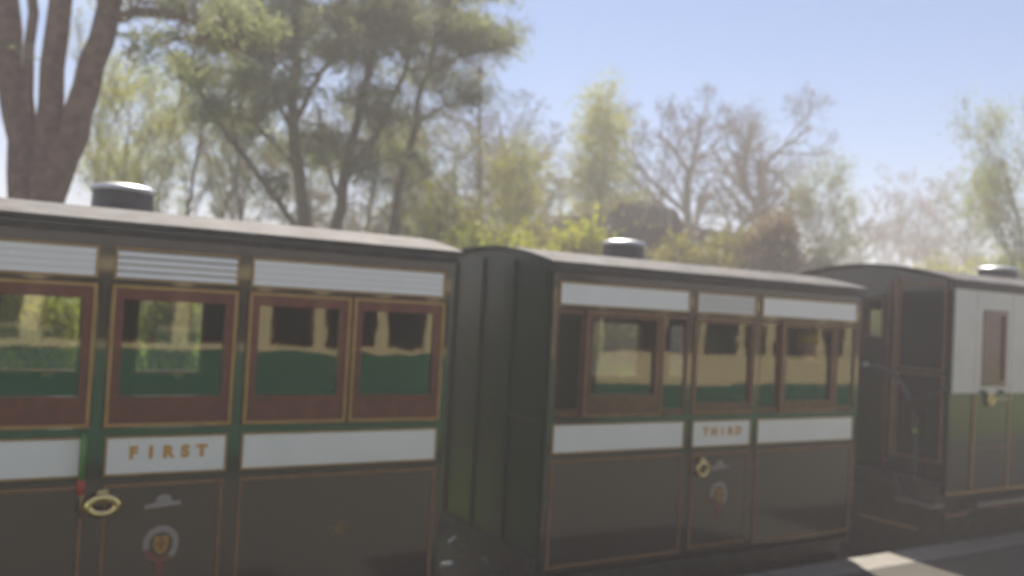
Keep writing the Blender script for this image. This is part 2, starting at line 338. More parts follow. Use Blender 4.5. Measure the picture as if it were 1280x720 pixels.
def underworks(root, L, zb=0.225, foot=True, near_buffer=True):
    u = MB().box(0.02, L-0.02, 0.10, 0.16, zb-0.17, zb-0.003).box(0.02, L-0.02, W-0.16, W-0.10, zb-0.17, zb-0.003)
    u.box(0.02, 0.09, 0.161, W-0.161, zb-0.17, zb-0.003).box(L-0.09, L-0.02, 0.161, W-0.161, zb-0.17, zb-0.003)
    u.build('underframe', M['dark'], root)
    if foot: MB().box(0.05, L-0.05, -0.0, 0.085, zb-0.065, zb-0.035).build('footboard', M['dark'], root)
    MB().box(0.10, L-0.10, 0.355, 0.37, -0.34, zb-0.172).build('shade_plate', M['dark'], root)  # added dark plate, hides the sunlit ballast so the underside reads as shade
    for xa, xb in ((0.0905, 0.10), (L-0.10, L-0.0905)): MB().box(xa, xb, 0.05, W-0.05, -0.36, zb-0.18).build('end_shade_plate', M['dark'], root)  # added dark plates that keep the gaps below the ends in shade
    for xx in (0.6, L-0.6):
        for sy in (W/2-0.38, W/2+0.38):
            wv = MB()
            b = Vector((xx, sy, 0.03))
            wv.tube([b+Vector((0, -0.045, 0)), b+Vector((0, 0.045, 0))], 0.27, 24)
            wh = wv.build('wheel', M['dark'], root)
            MB().ring((xx, sy-0.02, 0.03), (1, 0, 0), (0, 0, 1), 0.272, 0.272, 0.012, 24, 6).build('tyre', M['steel'], wh)
        MB().box(xx-0.08, xx+0.08, 0.175, 0.30, zb-0.24, zb-0.05).build('axle_box', M['dark'], root)
    for xe, sx in ((0, -1), (L, 1)):
        for sy in (0.42, W-0.42):
            if not near_buffer and sx < 0 and sy < 1: continue
            bf = MB().tube([(xe+sx*0.002, sy, zb-0.085), (xe+sx*0.17, sy, zb-0.085)], 0.04, 12).build('buffer', M['dark'], root)
            MB().tube([(xe+sx*0.172, sy, zb-0.085), (xe+sx*0.195, sy, zb-0.085)], [0.10, 0.085], 18).build('buffer_head', M['dark'], bf)
        MB().tube([(xe+sx*0.002, W/2, zb-0.08), (xe+sx*0.12, W/2, zb-0.08), (xe+sx*0.16, W/2, zb-0.03), (xe+sx*0.11, W/2, zb+0.0)], 0.018, 8).build('coupling_hook', M['steel'], root)

def coach(root, L, bays, door_i, wood, lowlining, slats, letters, far, sash_kind, end_m, vent_x, rise=0.135):
    """bays: (x0, x1) of each panel between the black posts; door_i is the door's index"""
    b = MB(); T = 0.045
    b.box(0, L, 0, T, ZB, ZW[0]-0.004); b.box(0, L, 0, T, ZW[1]+0.004, ZE-0.004)
    cuts = [0.0] + [v for bay in bays for v in bay] + [L]
    for i in range(0, len(cuts), 2):
        b.box(cuts[i], cuts[i+1], 0, T, ZW[0]-0.004, ZW[1]+0.004)
    b.build('side_wall', M['black'], root)
    for nm, x0, x1 in (('end_wall', 0.0, 0.04), ('end_wall', L-0.04, L)):
        mb = MB(); n = 18; pts = [(T+0.001, ZB)] + [((T+.001)+(W-2*T-.002)*i/n, arc((T+.001)+(W-2*T-.002)*i/n, ZE, rise)-0.003) for i in range(n+1)] + [(W-T-.001, ZB)]
        k = len(pts); mb.v = [(x0, y, z) for y, z in pts] + [(x1, y, z) for y, z in pts]
        mb.f = [tuple(range(k)), tuple(range(k, 2*k))[::-1]] + [(i, k+i, k+(i+1) % k, (i+1) % k) for i in range(k)]
        e = mb.build(nm, end_m, root)
        sx = -1 if x0 == 0 else 1; xa, xb = (x0-0.022, x0-0.0005) if sx < 0 else (x1+0.0005, x1+0.022)
        for y in (0.055, 0.50, 0.96, 1.42, W-0.105): MB().box(xa, xb, y, y+0.05, ZB+0.09, arc(y, ZE, rise)-0.06).build('end_post', end_m, e)
        for z in (1.18, ): MB().box(xa*0.5+xb*0.5-0.006, xa*0.5+xb*0.5+0.006, 0.11, 0.495, z, z+0.03).build('end_rail', end_m, e)
        MB().box(xa-0.01 if sx < 0 else xa, xb if sx < 0 else xb+0.01, 0.05, W-0.05, ZB-0.10, ZB+0.085).build('headstock', M['dark'], e)
    # far wall with its own openings
    fb = MB(); xs = 0.0
    zz0, zz1 = 1.335, 1.885
    fb.box(0, L, W-T, W, ZB, zz0); fb.box(0, L, W-T, W, zz1, ZE-0.004)
    for (a, c) in far: fb.box(xs, a, W-T, W, zz0, zz1); xs = c
    fb.box(xs, L, W-T, W, zz0, zz1); fb.build('side_wall', M['inner'], root)
    for (a, c) in far:
        fw_ = MB().frame(a+0.001, c-0.001, zz0+0.001, zz1-0.001, 0.022, W-T-0.008, W+0.006).build('window', wood, root)
        MB().box(a+0.023, c-0.023, W-0.024, W-0.020, zz0+0.023, zz1-0.023).build('pane', M['glass'], fw_)
        MB().box((a+c)/2-0.035+0.06, (a+c)/2+0.035+0.06, W-T-0.05, W-T-0.01, zz0-0.03, zz0+0.0).build('sash_pull', M['brass'], fw_)
    MB().box(0.041, L-0.041, T+0.001, W-T-0.001, 0.39, 0.42).build('floor', M['inner'], root)
    for xa in (0.06, L-0.06-0.42):
        s_ = MB().box(xa, xa+0.42, 0.08, W-0.08, 0.70, 0.83).build('seat', M['seat'], root)
        xb = xa if xa < 1 else xa+0.33
        MB().box(xb, xb+0.09, 0.08, W-0.08, 0.832, 1.22).build('backrest', M['seat'], s_)
    for i, (x0, x1) in enumerate(bays):
        isd = i == door_i
        par = root
        nsl, gap, um = slats[i]
        if isd:
            par = MB().box(x0+0.002, x1-0.002, -0.0045, -0.0002, ZB+0.012, ZW[0]-0.012).build('door', M['black'], root)
        inset = 0.012 if not isd else 0.018
        class P: pass
        bay_upper(par, x0+0.012, x1-0.012, nsl, gap, um)
        if isd:     # everything on the door stands proud of its slab
            q = bpy.data.objects.new('door_front', None)
            bay = []
            def shift(fn, *a):
                before = set(bpy.data.objects); fn(*a)
                for o in set(bpy.data.objects)-before:
                    o.data.transform(Matrix.Translation((0, -0.0045, 0)))
            bpy.data.objects.remove(q)
            shift(bay_waist, par, x0+0.02, x1-0.02, M['white'])
            shift(bay_lower, par, x0+0.03, x1-0.03, lowlining, (ZL[0]+0.02, ZL[1]-0.0))
            text('lettering', letters, (x0+x1)/2+0.002, (ZC[0]+ZC[1])/2+0.012, -0.0135, 0.083, M['letter'], par, 1.5, 0.375)
            n0 = len(par.children)
            crest((x0+x1)/2-0.005, 0.645, 1.0, par)
            for o in par.children:
                if o.name.startswith('crest'):
                    for oo in [o]+list(o.children): oo.data.transform(Matrix.Translation((0, -0.004, 0)))
        else:
            wp = bay_waist(par, x0+inset, x1-inset, M['white'])
            bay_lower(par, x0+inset, x1-inset, lowlining)
        # windows
        if sash_kind == 'wide':
            n = 1 if isd else 2; step = (x1-x0)/n
            for k in range(n):
                a, c = x0+k*step+0.004, x0+(k+1)*step-0.004
                w_ = sash(root, a, c, ZW[0], ZW[1], wood, 0.075, 0.155, 0.062)
                MB().frame(a+0.004, c-0.004, ZW[0]+0.003, ZW[1]-0.003, 0.017, -0.016, -0.0065).build('gold_bead', M['gold'], w_)
                pane(w_, a+0.063, c-0.063, ZW[0]+0.156, ZW[1]-0.076)
        elif isd:
            w_ = sash(root, x0+0.004, x1-0.004, ZW[0], ZW[1], wood, 0.045, 0.085, 0.042)
            MB().frame(x0+0.008, x1-0.008, ZW[0]+0.003, ZW[1]-0.003, 0.014, -0.014, -0.0065).build('gold_bead', M['tan'], w_)
            pane(w_, x0+0.047, x1-0.047, ZW[0]+0.086, ZW[1]-0.046)
        else:
            q0, q1 = x0+0.235, x1-0.245
            w_ = sash(root, x0+0.003, q0-0.002, ZW[0], ZW[1], M['brown'], 0.03, 0.045, 0.022, depth=(0.004, 0.03)); pane(w_, x0+0.026, q0-0.025, ZW[0]+0.046, ZW[1]-0.031)
            w_ = sash(root, q1+0.002, x1-0.003, ZW[0], ZW[1], M['brown'], 0.03, 0.045, 0.022, depth=(0.004, 0.03)); pane(w_, q1+0.025, x1-0.026, ZW[0]+0.046, ZW[1]-0.031)
            w_ = sash(root, q0, q1, ZW[0]-0.002, ZW[1]+0.002, wood, 0.05, 0.15 if i == 0 else 0.095, 0.065, depth=(-0.012, 0.036))
            MB().frame(q0+0.004, q1-0.004, ZW[0], ZW[1], 0.014, -0.020, -0.0125).build('gold_bead', M['tan'], w_)
            pane(w_, q0+0.066, q1-0.066, ZW[0]+(0.151 if i == 0 else 0.096)-0.002, ZW[1]-0.051)
    roof = roof_part(L, ZE, rise, root)
    MB().box(-0.02, L+0.02, -0.030, -0.0005, ZE-0.045, ZE-0.012).build('cornice', M['dark'], root)
    roof_vent(vent_x, arc(W/2, ZE, rise)+0.022, root, roof, 0.175, 0.173)
    underworks(root, L)

# first carriage (nearest)
c1x = -0.80
c1 = thing('railway_carriage', 'nearest black and white carriage lettered FIRST with maroon framed windows', 'railway carriage', (c1x, Y0, 0), 'black and white carriages in a line')
coach(c1, 2.257+0.02-c1x, [(-0.77-c1x, 0.345-c1x), (0.395-c1x, 1.022-c1x), (1.066-c1x, 2.245-c1x)], 1, M['maroon'], M['tan'],
      [(4, 0.0016, M['white']), (4, 0.007, M['white']), (4, 0.0016, M['white'])], 'FIRST', [(-0.12-c1x, 0.40-c1x), (0.73-c1x, 1.21-c1x)], 'wide', M['end'], 0.515-c1x)
dr = [o for o in c1.children if o.name.startswith('door')][0]
h = MB().ring((0.418-c1x, -0.045, 0.868), (1, 0, 0), (0, 0, 1), 0.064, 0.040, 0.022, 28, 8)
h.build('door_handle', M['brass'], dr, smooth=True)
MB().box(0.39-c1x, 0.445-c1x, -0.05, -0.0095, 0.908, 0.945).build('handle_boss', M['brass'], dr, bevel=0.006)
g = MB().tube([(0.318-c1x, -0.004, 0.83), (0.316-c1x, -0.05, 0.835), (0.316-c1x, -0.052, 0.93)], 0.016, 10).build('grab_handle', M['brass'], c1, smooth=True)
MB().tube([(0.316-c1x, -0.052, 0.932), (0.316-c1x, -0.052, 1.0)], 0.019, 10).build('red_band', M['red'], g, smooth=True)
MB().tube([(0.316-c1x, -0.052, 1.002), (0.316-c1x, -0.05, 1.20), (0.316-c1x, -0.004, 1.215)], 0.016, 10).build('green_grip', M['green'], g, smooth=True)
cq = at_y(560, 705, 4.86); MB().tube([(max(2.28, cq[0]-0.05)-c1x, cq[1]-Y0, cq[2]), (cq[0]+0.01-c1x, cq[1]-Y0, cq[2]), (cq[0]+0.03-c1x, cq[1]-Y0-0.01, cq[2]+0.008)], [0.014, 0.018, 0.014], 10).build('hose_cock', M['cap'], c1, smooth=True)
cx, cz = 1.648-c1x, 0.645
em = MB().prism([(cx+r_*math.sin(a), cz+r_*1.15*math.cos(a)) for k, a in enumerate(np.linspace(0, 2*math.pi, 17)[:-1]) for r_ in ((0.044 if k % 2 == 0 else 0.026),)], -0.0065, -0.0032)
em.build('gold_emblem', M['emblem'], c1)

# second carriage
c2x = 3.03
c2 = thing('railway_carriage', 'middle black and white carriage lettered THIRD with brown framed windows', 'railway carriage', (c2x, Y0, 0), 'black and white carriages in a line')
coach(c2, 6.121-c2x, [(3.06-c2x, 4.222-c2x), (4.266-c2x, 4.897-c2x), (4.940-c2x, 6.085-c2x)], 1, M['brown'], M['tan'],
      [(1, 0.0, M['white']), (3, 0.0018, M['offwhite']), (1, 0.0, M['white'])], 'THIRD', [(4.72-c2x, 5.36-c2x), (6.121-c2x-0.42, 6.121-c2x-0.1)], 'three', M['end'], 4.345-c2x)
dr = [o for o in c2.children if o.name.startswith('door')][0]
MB().ring((4.375-c2x, -0.045, 0.85), (1, 0, 0), (0, 0, 1), 0.048, 0.048, 0.014, 24, 8).build('door_handle', M['brass'], dr, smooth=True)
MB().box(4.355-c2x, 4.395-c2x, -0.05, -0.0095, 0.90, 0.93).build('handle_boss', M['brass'], dr, bevel=0.005)

# third carriage: taller, white over black, panelled end
def coach3(X0, L):
    root = thing('railway_carriage', 'farthest carriage with stone white upper side, brown window and panelled dark end', 'railway carriage', (X0, Y0, 0), 'black and white carriages in a line')
    zb, ze, rise, zm = 0.45, 2.415, 0.16, 1.385; T = 0.045
    wx = [(0.50, 0.87), (2.3, 2.9), (3.6, 4.2)]; wz = (1.47, 2.16)
    b = MB(); b.box(0, L, 0, T, zb, wz[0]); b.box(0, L, 0, T, wz[1], ze-0.004); p = 0
    for a, c in wx: b.box(p, a, 0, T, wz[0], wz[1]); p = c
    b.box(p, L, 0, T, wz[0], wz[1]); b.build('side_wall', M['blue'], root)
    edges = [0.02, 0.372, 0.978, 2.0, 3.25, L-0.02]
    for i in range(len(edges)-1):                         # white boards above the waist, cut round the windows
        a, c = edges[i]+0.006, edges[i+1]-0.006; m_ = MB(); hole = [q for q in wx if a < q[0] < c]
        if hole:
            q0, q1 = hole[0][0]-0.02, hole[0][1]+0.02
            m_.box(a, c, -0.006, -0.0005, zm, wz[0]-0.02); m_.box(a, c, -0.006, -0.0005, wz[1]+0.02, ze-0.06)
            m_.box(a, q0, -0.006, -0.0005, wz[0]-0.02, wz[1]+0.02); m_.box(q1, c, -0.006, -0.0005, wz[0]-0.02, wz[1]+0.02)
        else: m_.box(a, c, -0.006, -0.0005, zm, ze-0.06)
        m_.build('upper_panel', M['offwhite'], root)
        MB().box(edges[i+1]-0.0055, edges[i+1]+0.0055, -0.010, -0.0005, zm, ze-0.06).build('bead', M['offwhite'], root)
    for a, c in wx:                                       # brown boarded shutters in brown frames
        w_ = MB().frame(a-0.015, c+0.015, wz[0]-0.015, wz[1]+0.015, 0.05, -0.014, -0.0066).build('window', M['brown'], root)
        nb = 3; st = (c-a)/nb
        for q in range(nb): MB().box(a+q*st+0.001, a+(q+1)*st-0.002, 0.004, 0.022, wz[0]+0.001, wz[1]-0.001).build('shutter_board', M['brown'], w_)
        MB().frame(a+0.001, c-0.001, wz[0]+0.001, wz[1]-0.001, 0.034, -0.0064, 0.0035).build('shutter_frame', M['brown'], w_)
    d = MB().box(0.376, 0.974, -0.005, -0.0004, zb+0.03, zm-0.008).build('door', M['blue'], root)
    for xx in (0.366, 0.962): MB().box(xx, xx+0.020, -0.013, -0.0055, zb+0.03, zm-0.008).build('gold_bead', M['gold'], d)
    MB().box(0.388, 0.960, -0.011, -0.0055, 0.86, 0.872).build('gold_bead', M['tan'], d)
    hd = MB().ring((0.615, -0.03, 1.325), (1, 0, 0), (0, 0, 1), 0.036, 0.055, 0.015, 20, 8).build('door_handle', M['brass'], d, smooth=True)
    MB().tube([(0.66, -0.03, 1.33), (0.955, -0.03, 1.33)], 0.009, 8).build('handle_bar', M['brass'], hd)
    for xx in (0.46, 0.76): MB().box(xx, xx+0.08, -0.028, -0.0066, zm-0.005, zm+0.03).build('hinge', M['dark'], root)
    MB().box(0, L, -0.014, -0.0005, zb, zb+0.022).build('sill_bead', M['gold'], root)
    # near end: two tall panels either side of a glazed centre door
    n = 18; e = MB()
    def colm(y0, y1, z0, z1=None):
        if z1 is None:
            e.quadbox([(0, y0, z0), (0.04, y0, z0), (0.04, y1, z0), (0, y1, z0), (0, y0, arc(y0, ze, rise)-0.004), (0.04, y0, arc(y0, ze, rise)-0.004), (0.04, y1, arc(y1, ze, rise)-0.004), (0, y1, arc(y1, ze, rise)-0.004)])
        else: e.box(0, 0.04, y0, y1, z0, z1)
    colm(T+0.001, 0.71, zb); colm(0.71, 0.92, zb, 1.85); colm(0.71, 0.92, 2.25); colm(0.92, 1.42, zb); colm(1.42, W-T-0.001, zb)
    ew = e.build('end_wall', M['blue'], root)
    op = MB().endframe(0.711, 0.919, 1.851, 2.249, 0.02, -0.008, 0.045).build('end_window', M['brown'], root)
    MB().box(0.014, 0.018, 0.732, 0.898, 1.872, 2.228).build('pane', M['glass'], op)
    for (y0, y1) in ((0.06, 0.545), (W-0.545, W-0.06)):
        for (z0, z1) in ((1.575, 2.40), (0.73, 1.545)):
            MB().endframe(y0, y1, z0, z1, 0.016, -0.014, -0.0005).build('panel_bead', M['tan'], ew)
            MB().box(-0.004, -0.0005, y0+0.018, y1-0.018, z0+0.018, z1-0.018).build('end_panel', M['blue'], ew)
    MB().box(-0.02, -0.0005, 0.56, 0.588, 0.74, 2.46).build('door_post', M['tan'], ew); MB().box(-0.02, -0.0005, W-0.588, W-0.56, 0.74, 2.46).build('door_post', M['brown'], ew)
    MB().box(-0.018, -0.0005, 0.635, 0.67, 0.6, 2.42).build('door_stile', M['brown'], ew)
    MB().box(-0.07, -0.0005, 0.05, W-0.05, 0.37, 0.56).build('headstock', M['dark'], ew)
    st = MB().box(-0.16, 0.02, 0.03, 0.40, 0.33, 0.366).build('end_step', M['steel'], root)
    e2 = MB(); pts = [(T+0.001, zb)] + [(T+.001+(W-2*T-.002)*i/n, arc(T+.001+(W-2*T-.002)*i/n, ze, rise)-0.003) for i in range(n+1)] + [(W-T-.001, zb)]
    k = len(pts); e2.v = [(L-0.04, y, z) for y, z in pts] + [(L, y, z) for y, z in pts]
    e2.f = [tuple(range(k)), tuple(range(k, 2*k))[::-1]] + [(i, k+i, k+(i+1) % k, (i+1) % k) for i in range(k)]
    e2.build('end_wall', M['blue'], root)
    fb = MB(); fb.box(0, L, W-T, W, zb, 1.5).box(0, L, W-T, W, 2.2, ze-0.004).box(0, 0.7, W-T, W, 1.5, 2.2).box(2.3, L, W-T, W, 1.5, 2.2); fb.build('side_wall', M['inner'], root)
    f_ = MB().frame(0.701, 2.299, 1.501, 2.199, 0.03, W-T-0.006, W+0.005).build('window', M['brown'], root); MB().box(0.732, 2.268, W-0.024, W-0.020, 1.532, 2.168).build('pane', M['glass'], f_)
    MB().box(0.041, L-0.041, T+0.001, W-T-0.001, 0.56, 0.60).build('floor', M['inner'], root)
    r_ = roof_part(L, ze, rise, root)
    MB().box(-0.02, L+0.02, -0.026, -0.0005, ze-0.05, ze-0.014).build('cornice', M['dark'], root)
    roof_vent(2.42, arc(W/2, ze, rise)+0.022, root, r_, 0.21, 0.158)
    underworks(root, L, 0.44, foot=False, near_buffer=False)
    MB().box(0.35, L-0.2, -0.10, 0.06, 0.34, 0.375).build('footboard', M['steel'], root)
    tr = MB().tube([(-0.02, -0.02, 0.27), (0.28, -0.02, 0.27), (0.40, -0.02, 0.33)], 0.013, 6); tr.tube([(0.42, -0.02, 0.325), (1.0, -0.02, 0.29), (L-0.3, -0.02, 0.29)], 0.013, 6)
    tr.build('truss_rod', M['tan'], root)
    # vacuum hose on its standpipe, and the tall hand rail
    def ep(px, py, off):                                  # a place on a plane just in front of the end wall
        r = ray(px, py); q = CAM+r*((X0-off)/r[0]); return (q[0]-X0, q[1]-Y0, q[2])
    path = [ep(1085, 456, .20), ep(1100, 459, .20), ep(1115, 467, .18), ep(1128, 480, .14), ep(1137, 498, .10), ep(1143, 520, .07), ep(1144, 545, .06), ep(1143, 575, .06), ep(1145, 600, .06), ep(1150, 622, .05)]
    hs = MB().tube(path, [0.016, 0.018, 0.02, 0.021, 0.022, 0.019, 0.017, 0.017, 0.017, 0.018], 10).build('vacuum_hose', M['rubber'], root, smooth=True)
    a = Vector(ep(1143.5, 535, .064)); b_ = Vector(ep(1143.7, 541, .062)); MB().tube([a, b_], 0.024, 12).build('hose_clip', M['brass'], hs)
    a = Vector(ep(1079, 455, .21)); b_ = Vector(ep(1086, 456, .20)); MB().tube([a, b_], [0.02, 0.022], 12).build('hose_end', M['cap'], hs, smooth=True)
    MB().tube([ep(1072, 642, .24), ep(1108, 652, .2), ep(1146, 661, .15)], 0.014, 8).build('step_hanger', M['tan'], root)
    MB().tube([ep(1118, 592, .06), ep(1122, 606, .10), ep(1126, 622, .10), ep(1140, 632, .06)], 0.013, 8).build('lamp_iron', M['rubber'], root)
    arm = [ep(1148, 497, .03), ep(1165, 494, .03), ep(1184, 486, .02)]; MB().tube(arm, 0.011, 8).build('pipe_stay', M['rubber'], root)
    MB().tube([(-0.03, 0.62, 0.48), (-0.10, 0.60, 0.60), (-0.10, 0.55, 0.68), (-0.02, 0.52, 0.72)], 0.016, 8).build('grab_iron', M['rubber'], root, smooth=True)
coach3(7.43, 5.4)

# ------------------------------------------------------------------ the green and cream train the picture is taken from
def our_coach(X0, L, pil, z_low, z_sill, label):
    root = thing('railway_carriage', label, 'railway carriage', (X0, -0.08, 0), 'green and cream carriages on the near platform side'); T = 0.05
    MB().box(0, L, -T, 0, 0.2, z_low).build('lower_side', M['lgreen'], root)
    MB().box(0, L, -T, 0.004, z_low, z_sill).build('waist_band', M['cream'], root)
    MB().box(0, L, -T, 0.004, 2.12, 2.32).build('cantrail', M['cream'], root)
    q = [0.0]+[v for a in pil for v in a]+[L]
    for a, c in [(0, 0.06)]+pil+[(L-0.06, L)]: MB().box(a, c, -T, 0.003, z_sill, 2.12).build('pillar', M['cream'], root)
    prev = 0.06
    for a, c in pil+[(L-0.06, L)]:
        f_ = MB().frame(prev+0.001, a-0.001, z_sill+0.001, 2.119, 0.03, -T+0.005, -0.006).build('window', M['brown'], root)
        MB().box(prev+0.032, a-0.032, -0.03, -0.026, z_sill+0.032, 2.088).build('pane', M['glass'], f_); prev = c
    MB().box(0, L, -1.9, -1.85, 0.2, 2.32).build('side_wall', M['lgreen'], root)
    for xe in (0.0, L-0.04): MB().box(xe, xe+0.04, -1.849, -T-0.001, 0.2, 2.32).build('end_wall', M['lgreen'], root)
    MB().box(0.041, L-0.041, -1.849, -T-0.001, 0.36, 0.40).build('floor', M['inner'], root)
    m_ = MB(); n = 16
    for i in range(n):
        a, c = -1.95+2.0*i/n, -1.95+2.0*(i+1)/n; f = lambda y: 2.322+0.2*(1-((y+0.95)/1.0)**2)
        m_.quadbox([(-.05, a, f(a)), (L+.05, a, f(a)), (L+.05, c, f(c)), (-.05, c, f(c)), (-.05, a, f(a)+.05), (L+.05, a, f(a)+.05), (L+.05, c, f(c)+.05), (-.05, c, f(c)+.05)])
    m_.build('roof', M['roof'], root)
    MB().box(0.3, L-0.3, -1.7, -0.2, -0.2, 0.195).build('underframe', M['dark'], root)
our_coach(-2.2, 8.4, [(0.85, 1.0), (1.65, 1.8), (2.25, 2.42), (3.6, 3.76), (4.46, 4.6), (5.1, 5.24), (5.86, 6.0), (6.5, 6.65), (7.5, 7.6)], 1.345, 1.405, 'green carriage with narrow cream waist strip that the picture is taken from')
our_coach(6.9, 7.0, [(1.1, 1.2), (1.85, 1.95), (2.65, 2.8), (3.2, 3.42), (4.4, 4.55), (5.1, 5.25), (6.0, 6.1)], 0.975, 1.43, 'green carriage with deep cream waist band next along the near train')

# ------------------------------------------------------------------ figure in the middle carriage, stands in for a person reflected in its window
def reflected_person():
    h0 = at_y(1011, 433, Y0+0.34); bx, by = h0[0]-0.05, h0[1]; hz = h0[2]
    root = thing('person', 'figure in dark jacket and yellow hat standing in for a window reflection', 'person', (bx, by, 0.42)); root.rotation_euler.z = R(-90)
    z = hz-0.42                                          # head centre above the floor
    V = {'pel': (0, 0.12, z-0.66), 'sp': (0, 0.13, z-0.45), 'ch': (0, 0.11, z-0.28), 'nk': (0, 0.08, z-0.14),
         'ls': (-0.17, 0.1, z-0.20), 'le': (-0.22, 0.06, z-0.46), 'lw': (-0.14, -0.15, z-0.55), 'rs': (0.17, 0.1, z-0.20), 're': (0.22, 0.06, z-0.46), 'rw': (0.14, -0.15, z-0.55),
         'lh': (-0.1, 0.1, z-0.67), 'lk': (-0.12, -0.30, z-0.66), 'la': (-0.12, -0.34, 0.09), 'lt': (-0.12, -0.50, 0.04), 'rh': (0.1, 0.1, z-0.67), 'rk': (0.12, -0.30, z-0.66), 'ra': (0.12, -0.34, 0.09), 'rf': (0.12, -0.50, 0.04), 'hd': (0, 0.06, z-0.06)}
    rad = {'pel': .13, 'sp': .125, 'ch': .145, 'nk': .055, 'hd': .05, 'ls': .065, 'rs': .065, 'le': .05, 're': .05, 'lw': .03, 'rw': .03, 'lh': .085, 'rh': .085, 'lk': .062, 'rk': .062, 'la': .04, 'ra': .04, 'lt': .035, 'rf': .035}
    E_ = [('pel', 'sp'), ('sp', 'ch'), ('ch', 'nk'), ('nk', 'hd'), ('ch', 'ls'), ('ls', 'le'), ('le', 'lw'), ('ch', 'rs'), ('rs', 're'), ('re', 'rw'), ('pel', 'lh'), ('lh', 'lk'), ('lk', 'la'), ('la', 'lt'), ('pel', 'rh'), ('rh', 'rk'), ('rk', 'ra'), ('ra', 'rf')]
    for s, wr in ((-1, 'lw'), (1, 'rw')):
        pw = Vector(V[wr]); pk = 'palm%d' % s; V[pk] = tuple(pw+Vector((-s*0.01, -0.08, -0.02))); rad[pk] = .028; E_.append((wr, pk))
        for k in range(5):
            o = (k-1.5)*0.018 if k < 4 else -0.045*s*0
            a = 'f%d%d' % (s, k); b = 'g%d%d' % (s, k)
            if k < 4: V[a] = tuple(Vector(V[pk])+Vector((o, -0.05, -0.01))); V[b] = tuple(Vector(V[pk])+Vector((o, -0.075, -0.035-0.004*k)))
            else: V[a] = tuple(pw+Vector((-s*0.045, -0.06, -0.01))); V[b] = tuple(pw+Vector((-s*0.055, -0.09, -0.025)))
            rad[a] = .009; rad[b] = .008; E_ += [(pk, a), (a, b)]
    ks = list(V); me = bpy.data.meshes.new('body'); me.from_pydata([V[k] for k in ks], [(ks.index(a), ks.index(b)) for a, b in E_], [])
    o = bpy.data.objects.new('body', me); col.objects.link(o)
    sk = o.modifiers.new('skin', 'SKIN'); 
    if not me.skin_vertices: 
        bm = bmesh.new(); bm.from_mesh(me); bm.verts.layers.skin.verify(); bm.to_mesh(me); bm.free()
    for i, k in enumerate(ks): me.skin_vertices[0].data[i].radius = (rad[k], rad[k]); me.skin_vertices[0].data[i].use_root = (k == 'pel')
    o.modifiers.new('sub', 'SUBSURF').levels = 2
    dg = bpy.context.evaluated_depsgraph_get(); me2 = bpy.data.meshes.new_from_object(o.evaluated_get(dg)); bpy.data.objects.remove(o)
    me2.materials.clear(); me2.materials.append(M['jacket']); me2.materials.append(M['skin'])
    for p in me2.polygons:
        c = p.center; p.use_smooth = True
        if c.z > z-0.135 or (c.y < -0.17 and z-0.64 < c.z < z-0.5): p.material_index = 1
    o = bpy.data.objects.new('body', me2); col.objects.link(o); o.parent = root
    hd = MB().ball((0, 0.04, z), 0.075, 0.095, 0.115, 16); hd.ball((0, -0.062, z-0.015), 0.014, 0.02, 0.024, 8); hd.ball((-0.076, 0.045, z-0.01), 0.012, 0.022, 0.033, 8); hd.ball((0.076, 0.045, z-0.01), 0.012, 0.022, 0.033, 8)
    hd.build('head', M['skin'], root, smooth=True)
    MB().ball((-0.03, -0.043, z+0.012), 0.011, 0.008, 0.008, 8).ball((0.03, -0.043, z+0.012), 0.011, 0.008, 0.008, 8).build('eyes', M['eye'], root, smooth=True)
    MB().ball((0, -0.044, z-0.055), 0.022, 0.008, 0.006, 8).build('mouth', M['red'], root, smooth=True)
    MB().ball((0, 0.075, z+0.005), 0.078, 0.075, 0.1, 12).build('hair', M['hair'], root, smooth=True)
    MB().lathe((0, 0.045, z+0.035), [(0.098, 0.0), (0.102, 0.03), (0.094, 0.07), (0.06, 0.105), (0.01, 0.118)], 20).build('hat', M['yellow'], root, smooth=True)
reflected_person()

# ------------------------------------------------------------------ trees and bushes
G = np.random.default_rng(5)
def tubes(polys, n=5):
    """polys: list of (points, radii); returns verts, quads"""
    V, F = [], []; b = 0
    for pts, rad in polys:
        pts = np.asarray(pts, float); k = len(pts)
        d = np.empty_like(pts); d[1:-1] = pts[2:]-pts[:-2]; d[0] = pts[1]-pts[0]; d[-1] = pts[-1]-pts[-2]
        d /= np.linalg.norm(d, axis=1)[:, None]+1e-9
        ref = np.where(np.abs(d[:, 2:3]) < 0.9, np.array([[0, 0, 1.0]]), np.array([[1.0, 0, 0]]))
        if np.abs(d[:, 2]).max() < 0.97: ref[:] = (0, 0, 1.0)
        elif np.abs(d[:, 0]).max() < 0.97: ref[:] = (1.0, 0, 0)
        u = np.cross(d, ref); u /= np.linalg.norm(u, axis=1)[:, None]+1e-9; v = np.cross(d, u)
        nn = n if rad[0] > 0.02 else 3
        a = np.arange(nn)*2*np.pi/nn
        ring = pts[:, None, :]+(u[:, None, :]*np.cos(a)[None, :, None]+v[:, None, :]*np.sin(a)[None, :, None])*np.asarray(rad)[:, None, None]
        V.append(ring.reshape(-1, 3))
        i = np.arange(k-1)[:, None]*nn; j = np.arange(nn)[None, :]; j2 = (j+1) % nn
        F.append(np.stack([b+i+j, b+i+j2, b+i+nn+j2, b+i+nn+j], -1).reshape(-1, 4)); b += k*nn
    return np.concatenate(V), np.concatenate(F)
